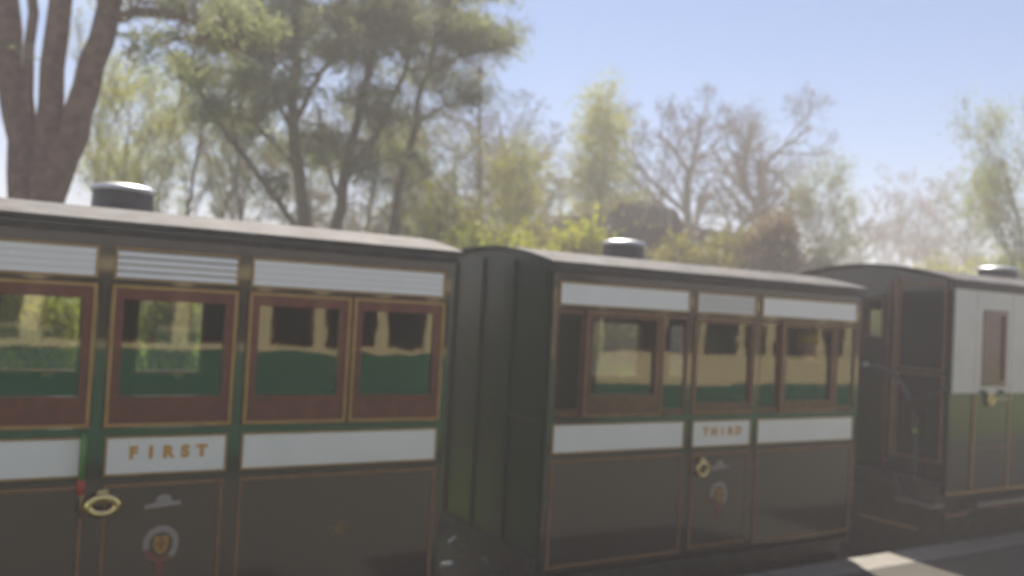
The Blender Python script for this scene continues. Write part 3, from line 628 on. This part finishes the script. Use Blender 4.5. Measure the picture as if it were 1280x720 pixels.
def leaves(centres, size, per, spread, aspect=0.6, up_bias=0.0):
    c = np.repeat(np.asarray(centres), per, axis=0); N = len(c)
    p = c+G.normal(0, 1, (N, 3))*spread
    a = G.normal(0, 1, (N, 3)); a /= np.linalg.norm(a, axis=1)[:, None]; r_ = G.normal(0, 1, (N, 3)); b_ = np.cross(a, r_); b_ /= np.linalg.norm(b_, axis=1)[:, None]+1e-9
    s = size*G.uniform(0.6, 1.4, (N, 1)); a = a*s; b_ = b_*s*aspect
    v = np.stack([p-a, p+b_*0.5, p+a, p-b_*0.5], 1).reshape(-1, 3); f = np.arange(4*N).reshape(-1, 4)
    return v, f
def grow(base, height, spec, seed):
    """recursive limbs; returns thick polylines, thin polylines, twig tips"""
    g = random.Random(seed); thick, thin, tips = [], [], []
    def limb(p, d, ln, r0, dep):
        k = 5 if dep < 2 else 4; pts = [p.copy()]; rr = [r0]; q = p.copy(); d = d.copy(); st = ln/(k-1)
        for i in range(1, k):
            d = d+np.array([g.gauss(0, 1), g.gauss(0, 1), g.gauss(0, 0.8)])*spec['wig']*(0.5 if dep == 0 else 1)+np.array([0, 0, spec['up'] if dep else 0.05])
            d /= np.linalg.norm(d); q = q+d*st; pts.append(q.copy()); rr.append(r0*(1-(1-spec['taper'])*i/(k-1)) if dep < spec['depth'] else max(0.004, r0*(1-0.7*i/(k-1))))
        (thick if r0 > 0.03 else thin).append((pts, rr))
        if dep >= spec['depth']: tips.append(q); tips.append(pts[2]); return
        nc = spec['n'][dep]
        for c in range(nc):
            t = spec['low'][min(dep, len(spec['low'])-1)]; t = t+(1-t)*(c+g.random())/nc
            f = t*(k-1); i = min(int(f), k-2); pos = pts[i]+(pts[i+1]-pts[i])*(f-i); dd = (pts[i+1]-pts[i])/st
            ax = np.cross(dd, np.array([g.gauss(0, 1), g.gauss(0, 1), g.gauss(0, 1)])); ax /= np.linalg.norm(ax)+1e-9
            an = R(spec['ang']*g.uniform(0.7, 1.3)); nd = dd*math.cos(an)+ax*math.sin(an)
            limb(pos, nd, ln*spec['len']*g.uniform(0.75, 1.2)*(1.15-0.45*t if dep else 1.0-0.35*t), max(0.006, rr[i]*spec['rad']), dep+1)
        if dep: tips.append(q)
    limb(np.array(base, float), np.array([spec.get('lean', 0), 0, 1.0]), height*spec['trunk'], height*spec['girth'], 0)
    return thick, thin, tips
SP = dict(
    oak=dict(depth=5, n=[7, 5, 4, 4, 4], low=[0.25, 0.3, 0.3], wig=0.13, up=0.06, taper=0.42, len=0.66, ang=48, rad=0.60, trunk=0.46, girth=0.020),
    thinb=dict(depth=4, n=[16, 6, 5, 4], low=[0.25, 0.25, 0.3], wig=0.13, up=0.14, taper=0.3, len=0.42, ang=38, rad=0.45, trunk=0.9, girth=0.011),
    wisp=dict(depth=4, n=[22, 8, 6, 4], low=[0.15, 0.2, 0.3], wig=0.14, up=0.02, taper=0.3, len=0.44, ang=58, rad=0.42, trunk=0.88, girth=0.012),
    birch=dict(depth=3, n=[26, 5, 4], low=[0.12, 0.2, 0.3], wig=0.10, up=0.05, taper=0.2, len=0.28, ang=40, rad=0.4, trunk=0.97, girth=0.012),
)
tree_proto = {}
def tree(px, base_py, top_py, depth, kind, seed, label, bark='twig', leaf=None, lsize=0.06, per=3, spread=0.18, cat='tree', name='bare_tree', group='bare and budding trees behind the carriages', fold=1.0):
    b = at(px, base_py, depth); z0 = gz(b[0], b[1]); top = at(px, top_py, depth)[2]
    h = top-z0
    root = thing(name, label, cat, (b[0], b[1], z0), group)
    spec = dict(SP[kind]); th, tn, tips = grow((0, 0, 0), 10.0, spec, seed)
    allz = max(p[-1][2] for p, r_ in tn); k = h/allz
    V, F = tubes([(np.array(p)*k, np.array(r_)*k) for p, r_ in th], 6); raw('trunk', V, F, M[bark], root, True)
    V, F = tubes([(np.array(p)*k, np.maximum(np.array(r_)*k, depth*0.00022)) for p, r_ in tn], 4)
    cr_ = raw('crown', V, F, M[bark], root)
    if leaf:
        t_ = np.array(tips)*k; v, f = leaves(t_, lsize, per, spread); raw('leaves', v, f, M[leaf], cr_)
    return root
def at_rel(pts_px, depth, org): return [at(a, b, depth+(c if len_ == 3 else 0))-org for (a, b, *cc), len_, c in [((q[0], q[1]), len(q), q[2] if len(q) > 2 else 0) for q in pts_px]]
def drawn_tree(name, label, trunks, blobs, depth, bark, leafm, clumps, seed, nsize=0.105, per=17, group=None, cat='tree', dthick=1.6, extra_twigs=0.4):
    """trunks: (pixel polyline, width at foot, width at tip); blobs: crown masses (px, py, rx, ry, weight)"""
    g = np.random.default_rng(seed)
    f0 = at(*trunks[0][0][0][:2], depth); org = np.array([f0[0], f0[1], gz(f0[0], f0[1])])
    root = thing(name, label, cat, tuple(org), group); skel = []
    for i, (pl, w0, w1) in enumerate(trunks):
        P_ = at_rel(pl, depth, org)
        if P_[0][2] > 0.2 and pl[0][1] > 225: P_ = [np.array([P_[0][0]*0.9, P_[0][1], -0.1])]+P_
        pts = []
        for a, b_ in zip(P_[:-1], P_[1:]):
            for t in (0, 0.34, 0.67): pts.append(a+(b_-a)*t+g.normal(0, 0.025, 3)*(t > 0))
        pts.append(P_[-1]); k = len(pts); s = depth/FPX/2
        rr = [(w0+(w1-w0)*j/(k-1))*s for j in range(k)]
        if pl[0][1] > 225: rr[0] *= 1.25
        V, F = tubes([(pts, rr)], 10 if w0 > 9 else 6); raw('trunk' if w0 > 9 else 'limb', V, F, M[bark], root, True); skel += [p for p in pts if p[2] > 1.2]
    skel = np.array(skel); cl = []; tw = []
    for (cx_, cy_, rx, ry, wt) in blobs:
        nn = int(clumps*wt); s = depth/FPX; npad = max(2, int(rx*ry*0.0065))
        for _p in range(npad):
            d = g.normal(0, 1, 3); d /= np.linalg.norm(d); rr = g.random()**0.45
            pc = at(cx_+d[0]*rx*rr, cy_+d[1]*ry*rr, depth+d[2]*dthick*rr)-org; pr = g.uniform(0.28, 0.55)*depth/15
            for _ in range(max(2, nn//npad)):
                e = g.normal(0, 0.5, 3)*np.array([pr, pr, pr*0.36]); cl.append(pc+e+np.array([0, 0, -0.25*(e[0]**2+e[1]**2)]))
            q = skel[np.argmin(np.linalg.norm((skel-pc)*np.array([1, 1, 1.4]), axis=1)+g.random(len(skel))*1.0)]
            mid = (q+pc)/2+g.normal(0, 0.15, 3)+np.array([0, 0, 0.05]); tw.append(([q, mid, pc], [0.032*depth/15, 0.02*depth/15, 0.008*depth/15]))
            for _ in range(5):
                e2 = pc+g.normal(0, 0.6, 3)*np.array([pr, pr, pr*0.4]); tw.append(([mid, (mid+e2)/2+g.normal(0, .06, 3), e2], [0.014*depth/15, 0.009*depth/15, 0.005*depth/15]))
    crown = None
    if tw:
        V, F = tubes(tw, 4); crown = raw('crown', V, F, M[bark], root)
    cl = np.array(cl)
    v, f = leaves(cl, nsize, per, 0.10*depth/14, 0.24 if leafm == 'needle' else 0.6); raw('needles' if leafm == 'needle' else 'leaves', v, f, M[leafm], crown or root)
    return root
# the reddish many-stemmed pine at the left edge
drawn_tree('pine_tree', 'big reddish pine with several stout stems at the left edge of the photo',
    [([(32, 262), (28, 200), (16, 120), (8, 0), (4, -120)], 42, 26), ([(62, 262), (58, 205), (64, 130), (76, 0), (90, -120)], 40, 24),
     ([(55, 262), (80, 195), (108, 110), (134, 20), (150, -100)], 44, 26), ([(46, 240), (38, 150), (36, 60), (40, -60)], 16, 12),
     ([(137, 22), (180, 16), (225, 20), (262, 34), (300, 44)], 15, 7), ([(250, 30), (285, 60), (310, 66)], 6, 3), ([(132, 40), (165, 45), (160, 75)], 6, 3)],
    [(255, 55, 50, 22, 0.26), (290, 22, 60, 26, 0.34), (215, -10, 90, 24, 0.5), (90, -90, 160, 60, 0.5), (10, 90, 16, 30, 0.04), (190, 60, 26, 12, 0.06)], 11.0, 'bark_red', 'needle', 210, 3, group='pines behind the carriages', nsize=0.085)
# the pine group in the middle
drawn_tree('pine_tree', 'tall pine with straight stem, left of the pine clump behind the first carriage',
    [([(380, 292), (374, 215), (366, 120), (372, 30), (378, -60)], 19, 9), ([(372, 190), (345, 120), (318, 60)], 8, 3), ([(370, 150), (402, 90), (425, 40)], 8, 3), ([(372, 215), (335, 170), (300, 140)], 6, 3)],
    [(320, 40, 62, 42, 0.9), (395, 30, 68, 46, 1.1), (350, 110, 52, 34, 0.42), (300, 150, 34, 26, 0.22), (390, 175, 44, 26, 0.28), (370, -45, 130, 40, 0.35)], 15.5, 'bark', 'needle', 230, 11, group='pines behind the carriages')
drawn_tree('pine_tree', 'forked pine in the middle of the clump behind the first carriage',
    [([(422, 295), (427, 240), (438, 180), (462, 90), (470, 0), (474, -60)], 17, 8), ([(430, 225), (470, 170), (505, 95), (520, 30)], 11, 4), ([(425, 250), (402, 190), (398, 130)], 7, 3)],
    [(460, 35, 66, 46, 1.1), (520, 20, 66, 38, 1.0), (455, 120, 44, 30, 0.34), (445, 205, 42, 24, 0.36), (480, 160, 40, 22, 0.22), (480, -45, 110, 40, 0.3)], 16.5, 'bark', 'needle', 230, 12, group='pines behind the carriages')
drawn_tree('pine_tree', 'slender pine with arching branches, right of the pine clump behind the first carriage',
    [([(490, 300), (498, 235), (516, 170), (526, 110), (548, 50), (560, 0)], 12, 5), ([(520, 150), (560, 130), (600, 130)], 5, 2), ([(528, 100), (575, 70), (612, 62)], 6, 2), ([(500, 240), (540, 215), (560, 250)], 4, 2)],
    [(556, 30, 62, 32, 0.9), (598, 58, 40, 28, 0.5), (540, 88, 42, 24, 0.3), (575, 112, 34, 14, 0.16), (500, 200, 36, 20, 0.14), (570, -14, 60, 20, 0.25)], 17.0, 'bark', 'needle', 230, 13, group='pines behind the carriages')
drawn_tree('pine_tree', 'thin brown pine leaning steeply to the left behind the first carriage',
    [([(372, 285), (338, 240), (300, 190), (262, 140), (238, 100), (228, 70)], 9, 5), ([(300, 190), (285, 130), (295, 90)], 5, 2)],
    [(240, 90, 36, 18, 0.3), (300, 95, 26, 14, 0.16), (262, 135, 24, 12, 0.1), (330, 230, 24, 16, 0.06)], 14.5, 'bark', 'needle', 210, 14, group='pines behind the carriages')
# left background
tree(150, 262, 60, 17, 'thinb', 21, 'thin young tree with pale green leaves beside the reddish pine', 'twig', 'leaf_y', 0.035, 2, 0.18, name='leafing_tree')
tree(110, 262, 20, 20, 'thinb', 22, 'budding tree seen just right of the reddish pine stems', 'twig', 'leaf_y', 0.035, 1, 0.18, name='leafing_tree')
tree(215, 268, 20, 19, 'thinb', 23, 'bare tree rising behind the nearest roof vent', 'bark', 'leaf_y', 0.025, 1, 0.15)
tree(268, 272, 60, 22, 'thinb', 24, 'bare tree between the leaning pine and the nearest roof vent', 'twig', 'leaf_y', 0.025, 1, 0.15)
tree(318, 275, -10, 20, 'thinb', 25, 'bare tree left of the straight pine stem', 'bark', 'leaf_y', 0.025, 1, 0.15)
tree(455, 285, 60, 24, 'wisp', 26, 'bare tree seen between the stems of the pine clump', 'twig')
tree(545, 290, 70, 21, 'wisp', 27, 'bare tree with drooping twigs under the right side of the pine clump', 'bark', 'leaf_o', 0.022, 1, 0.12)
tree(600, 292, 10, 25, 'wisp', 28, 'tall hazy bare tree at the right flank of the pine clump', 'twig', 'leaf_b', 0.018, 1, 0.1)
tree(640, 288, 70, 27, 'wisp', 30, 'hazy bare tree at the far right fringe of the pine clump', 'twig')
tree(672, 285, 165, 30, 'wisp', 29, 'low bare tree left of the pale green birch', 'twig')
tree(400, 285, 120, 20, 'wisp', 71, 'twiggy young tree between the straight pine and the forked pine', 'twig', 'leaf_o', 0.022, 1, 0.12)
tree(345, 282, 140, 23, 'wisp', 72, 'twiggy young tree under the crown of the straight pine', 'twig', 'leaf_y', 0.022, 1, 0.12)
tree(575, 292, 150, 19, 'wisp', 73, 'budding young tree at the foot of the tall hazy bare tree', 'bark', 'leaf_y', 0.03, 1, 0.14, name='leafing_tree')
tree(185, 266, 95, 21, 'thinb', 74, 'slim tree in pale leaf just right of the nearest roof vent', 'twig', 'leaf_y', 0.032, 2, 0.17, name='leafing_tree')
tree(298, 275, 80, 25, 'thinb', 75, 'far slim tree in pale leaf behind the leaning brown pine', 'twig', 'leaf_y', 0.03, 1, 0.17, name='leafing_tree')
tree(512, 290, 150, 24, 'thinb', 76, 'far slim tree in pale leaf behind the slender pine', 'twig', 'leaf_y', 0.04, 2, 0.2, name='leafing_tree')
tree(622, 292, 175, 23, 'thinb', 77, 'low young tree in yellow green leaf right of the slender pine', 'twig', 'leaf_y', 0.045, 2, 0.22, name='leafing_tree')
tree(700, 288, 190, 28, 'wisp', 78, 'low twiggy tree close on the left of the birch', 'twig', 'leaf_y', 0.03, 1, 0.18)
tree(1075, 318, 245, 45, 'thinb', 79, 'far thin bare tree just right of the small green leafed tree', 'twig')
tree(1172, 328, 235, 52, 'wisp', 80, 'far thin bare tree over the yellow green bush by the third carriage', 'twig')
# middle and right
tree(746, 272, 104, 29, 'birch', 31, 'narrow birch in fresh yellow green leaf', 'twig', 'leaf_y', 0.085, 9, 0.32, name='birch_tree')
tree(803, 275, 112, 30, 'thinb', 32, 'slim bare tree close beside the yellow green birch', 'bark')
tree(884, 290, 104, 33, 'oak', 36, 'wide bare oak with spreading limbs, left of a pair', 'bark', name='oak_tree')
tree(965, 292, 104, 36, 'oak', 44, 'wide bare oak with spreading limbs, right of a pair', 'bark', name='oak_tree')
tree(1040, 300, 200, 32, 'thinb', 35, 'small tree with thin green leaf right of the bare oaks', 'twig', 'leaf_g', 0.05, 2, 0.25, name='leafing_tree')
tree(1108, 318, 228, 58, 'thinb', 37, 'faint distant bare tree left of a pair in the gap above the third carriage', 'twig')
tree(1142, 322, 205, 60, 'wisp', 38, 'faint distant bare tree right of a pair in the gap above the third carriage', 'twig')
tree(1205, 330, 200, 40, 'thinb', 39, 'distant budding tree left of the leafy tree at the right edge', 'twig', 'leaf_g', 0.045, 1, 0.2, name='leafing_tree')
tree(1300, 345, 104, 25, 'thinb', 40, 'leafy tree above the third carriage at the right edge', 'bark', 'leaf_g', 0.055, 2, 0.25, name='leafing_tree')

def bush(px, py, rx, ry, depth, leafm, n, seed, label, lsize=0.07, per=14, sink=True, group='bushes along the bank', name='bush', dz=None):
    g = np.random.default_rng(seed); c = at(px, py, depth); s = depth/FPX; z0 = gz(c[0], c[1])
    root = thing(name, label, 'bush', (c[0], c[1], z0), group); org = np.array([c[0], c[1], z0])
    top = c[2]+ry*s-z0; R_ = rx*s; cl = []
    lob = [(g.uniform(-0.65, 0.65), g.uniform(-0.5, 0.5), g.uniform(0.82, 1.02)) for _ in range(7)]
    for _ in range(n):
        l = lob[g.integers(7)]; d = g.normal(0, 1, 3); d /= np.linalg.norm(d); q = g.random()**0.4
        hx, hy, hh = l; x_ = (hx+d[0]*0.42*q)*R_; y_ = (hy+d[1]*0.5*q)*min(R_, 1.6)
        rz = min(0.5*top, R_*0.9); zz = max(0.08, top*hh-rz+rz*d[2]*q-0.35*hx*hx*rz); cl.append((x_*rt[0]+y_*fw[0], x_*rt[1]+y_*fw[1], zz if g.random() < 0.8 else zz*g.random()))
    cl = np.array(cl); st = []
    for c_ in cl[g.choice(len(cl), min(60, len(cl)), replace=False)]:
        b_ = np.array([c_[0]*0.25, c_[1]*0.25, -0.05]); st.append(([b_, (b_+c_)/2+g.normal(0, 0.08, 3), c_], [0.025, 0.015, 0.006]))
    V, F = tubes(st, 4); stm = raw('stems', V, F, M['bark'], root)
    v, f = leaves(cl, lsize*1.15, int(per*1.5), 0.17*max(1, depth/22), 0.65); raw('foliage', v, f, M[leafm], root)
bush(600, 300, 60, 22, 17, 'leaf_g', 260, 51, 'low green bush above the join of the first two carriages')
bush(560, 268, 40, 26, 20, 'leaf_y', 170, 52, 'yellow green bush under the slender pine', 0.06, 12)
bush(628, 290, 56, 24, 18, 'leaf_y', 260, 66, 'loose yellow green bush right of the slender pine foot', 0.06, 11)
bush(668, 296, 44, 22, 20, 'leaf_o', 240, 53, 'olive bush left of the bright yellow green bush')
bush(725, 298, 40, 20, 19, 'leaf_y', 300, 54, 'bright yellow green bush left of the second roof vent')
bush(855, 305, 52, 24, 20, 'leaf_o', 330, 55, 'wide olive bush right of the second roof vent')
bush(915, 305, 44, 28, 22, 'leaf_o', 280, 56, 'dull olive bush between the wide olive bush and the brown one')
bush(965, 300, 46, 46, 21, 'leaf_b', 380, 57, 'tall rounded brown bush above the middle carriage')
bush(1022, 325, 20, 12, 24, 'leaf_d', 120, 58, 'small dark bush right of the tall brown bush')
bush(1185, 328, 46, 18, 27, 'leaf_y', 300, 59, 'yellow green bush above the third carriage roof edge')
bush(1262, 322, 44, 26, 27, 'leaf_g', 320, 60, 'green bush under the leafy tree at the right edge')
bush(55, 390, 60, 40, 10.2, 'leaf_y', 170, 61, 'sunlit bush on the bank seen through the leftmost window', 0.05)
bush(215, 372, 50, 30, 10.6, 'leaf_y', 90, 62, 'sunlit bush on the bank seen through the door marked FIRST', 0.05)
bush(340, 380, 60, 46, 17, 'leaf_g', 320, 63, 'leafy bush on the bank behind the right windows of the first carriage', 0.05)
bush(790, 390, 60, 50, 19, 'leaf_o', 320, 64, 'olive bush on the bank behind the large window of the middle carriage', 0.05)
bush(1090, 385, 40, 40, 20, 'leaf_y', 260, 65, 'yellow green bush on the bank behind the gap before the third carriage', 0.05)
# dark mound
def mound():
    c = at(770, 300, 25); z0 = gz(c[0], c[1]); s = 25/FPX; root = thing('spoil_mound', 'dark uneven stone mound behind the bushes and the second roof vent', 'mound', (c[0], c[1], z0))
    prof = [(-112, 0), (-100, 8), (-78, 14), (-50, 22), (-30, 27), (-14, 34), (0, 41), (30, 42), (55, 39), (70, 30), (78, 18), (110, 14), (150, 12), (175, 0)]
    base = (at(770, 300, 25)[2]-z0)
    g = random.Random(4); V = []; F = []; K = 9
    xs = np.linspace(-112, 175, 60); hs = np.interp(xs, [p[0] for p in prof], [p[1] for p in prof])
    for i, (x_, h_) in enumerate(zip(xs, hs)):
        for k in range(K):
            t = k/(K-1)*2-1; yy = t*2.6; e = max(0.0, 1-abs(t)**7)*(1+0.06*math.cos(3*t))
            zz = (base+h_*s)*e+g.uniform(-0.10, 0.10)*(e > 0); xx = x_*s+g.uniform(-0.08, 0.08)
            V.append((xx*rt[0]+yy*fw[0], xx*rt[1]+yy*fw[1], zz-0.1))
    for i in range(len(xs)-1):
        for k in range(K-1): F.append((i*K+k, (i+1)*K+k, (i+1)*K+k+1, i*K+k+1))
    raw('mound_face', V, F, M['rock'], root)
    cl = [np.array(V[i])+np.array([0, 0, 0.08]) for i in range(len(V)) if (i//K) < 30 and g.random() < 0.45]
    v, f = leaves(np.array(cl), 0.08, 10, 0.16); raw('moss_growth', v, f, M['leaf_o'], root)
mound()
# grass on the bank
N = 60000
gx = G.uniform(-4, 20, N); gy = G.uniform(8.3, 19, N); gzv = np.array([gz(a, b) for a, b in zip(gx, gy)])
p = np.stack([gx, gy, gzv], 1); an = G.uniform(0, 2*np.pi, N); hgt = G.uniform(0.03, 0.09, N); wd = 0.010
d = np.stack([np.cos(an)*wd, np.sin(an)*wd, np.zeros(N)], 1); tip = p+np.stack([G.normal(0, .04, N), G.normal(0, .04, N), hgt], 1)
v = np.stack([p-d, p+d, tip], 1).reshape(-1, 3)
o = raw('grass', v, np.arange(3*N).reshape(-1, 3), M['blade']); tag(o, 'short sunlit grass on the bank behind the carriages', 'grass', kind='stuff')

# ------------------------------------------------------------------ milky air, also standing in for the reflected veil on the window glass
VEIL_HAZE = 0.009
hz = bpy.data.materials.new('veil_haze_air'); hz.use_nodes = True; n = hz.node_tree; n.nodes.remove(n.nodes['Principled BSDF'])
pv = n.nodes.new('ShaderNodeVolumePrincipled'); pv.inputs['Color'].default_value = (0.94,0.89,0.88,1); pv.inputs['Density'].default_value = VEIL_HAZE; pv.inputs['Anisotropy'].default_value = 0.09
n.links.new(pv.outputs[0], n.nodes['Material Output'].inputs['Volume'])
tops = 0
for o in bpy.data.objects:
    if o.type == 'MESH':
        co = np.empty(len(o.data.vertices)*3, np.float32); o.data.vertices.foreach_get('co', co)
        zt = co[2::3].max()+o.location.z+(o.parent.location.z if o.parent else 0); tops = max(tops, zt)
print('highest', tops)
tag(MB().box(-210, 210, -160, 210, -1.5, tops+1.0).build('veil_haze', hz), None, None, kind='stuff')
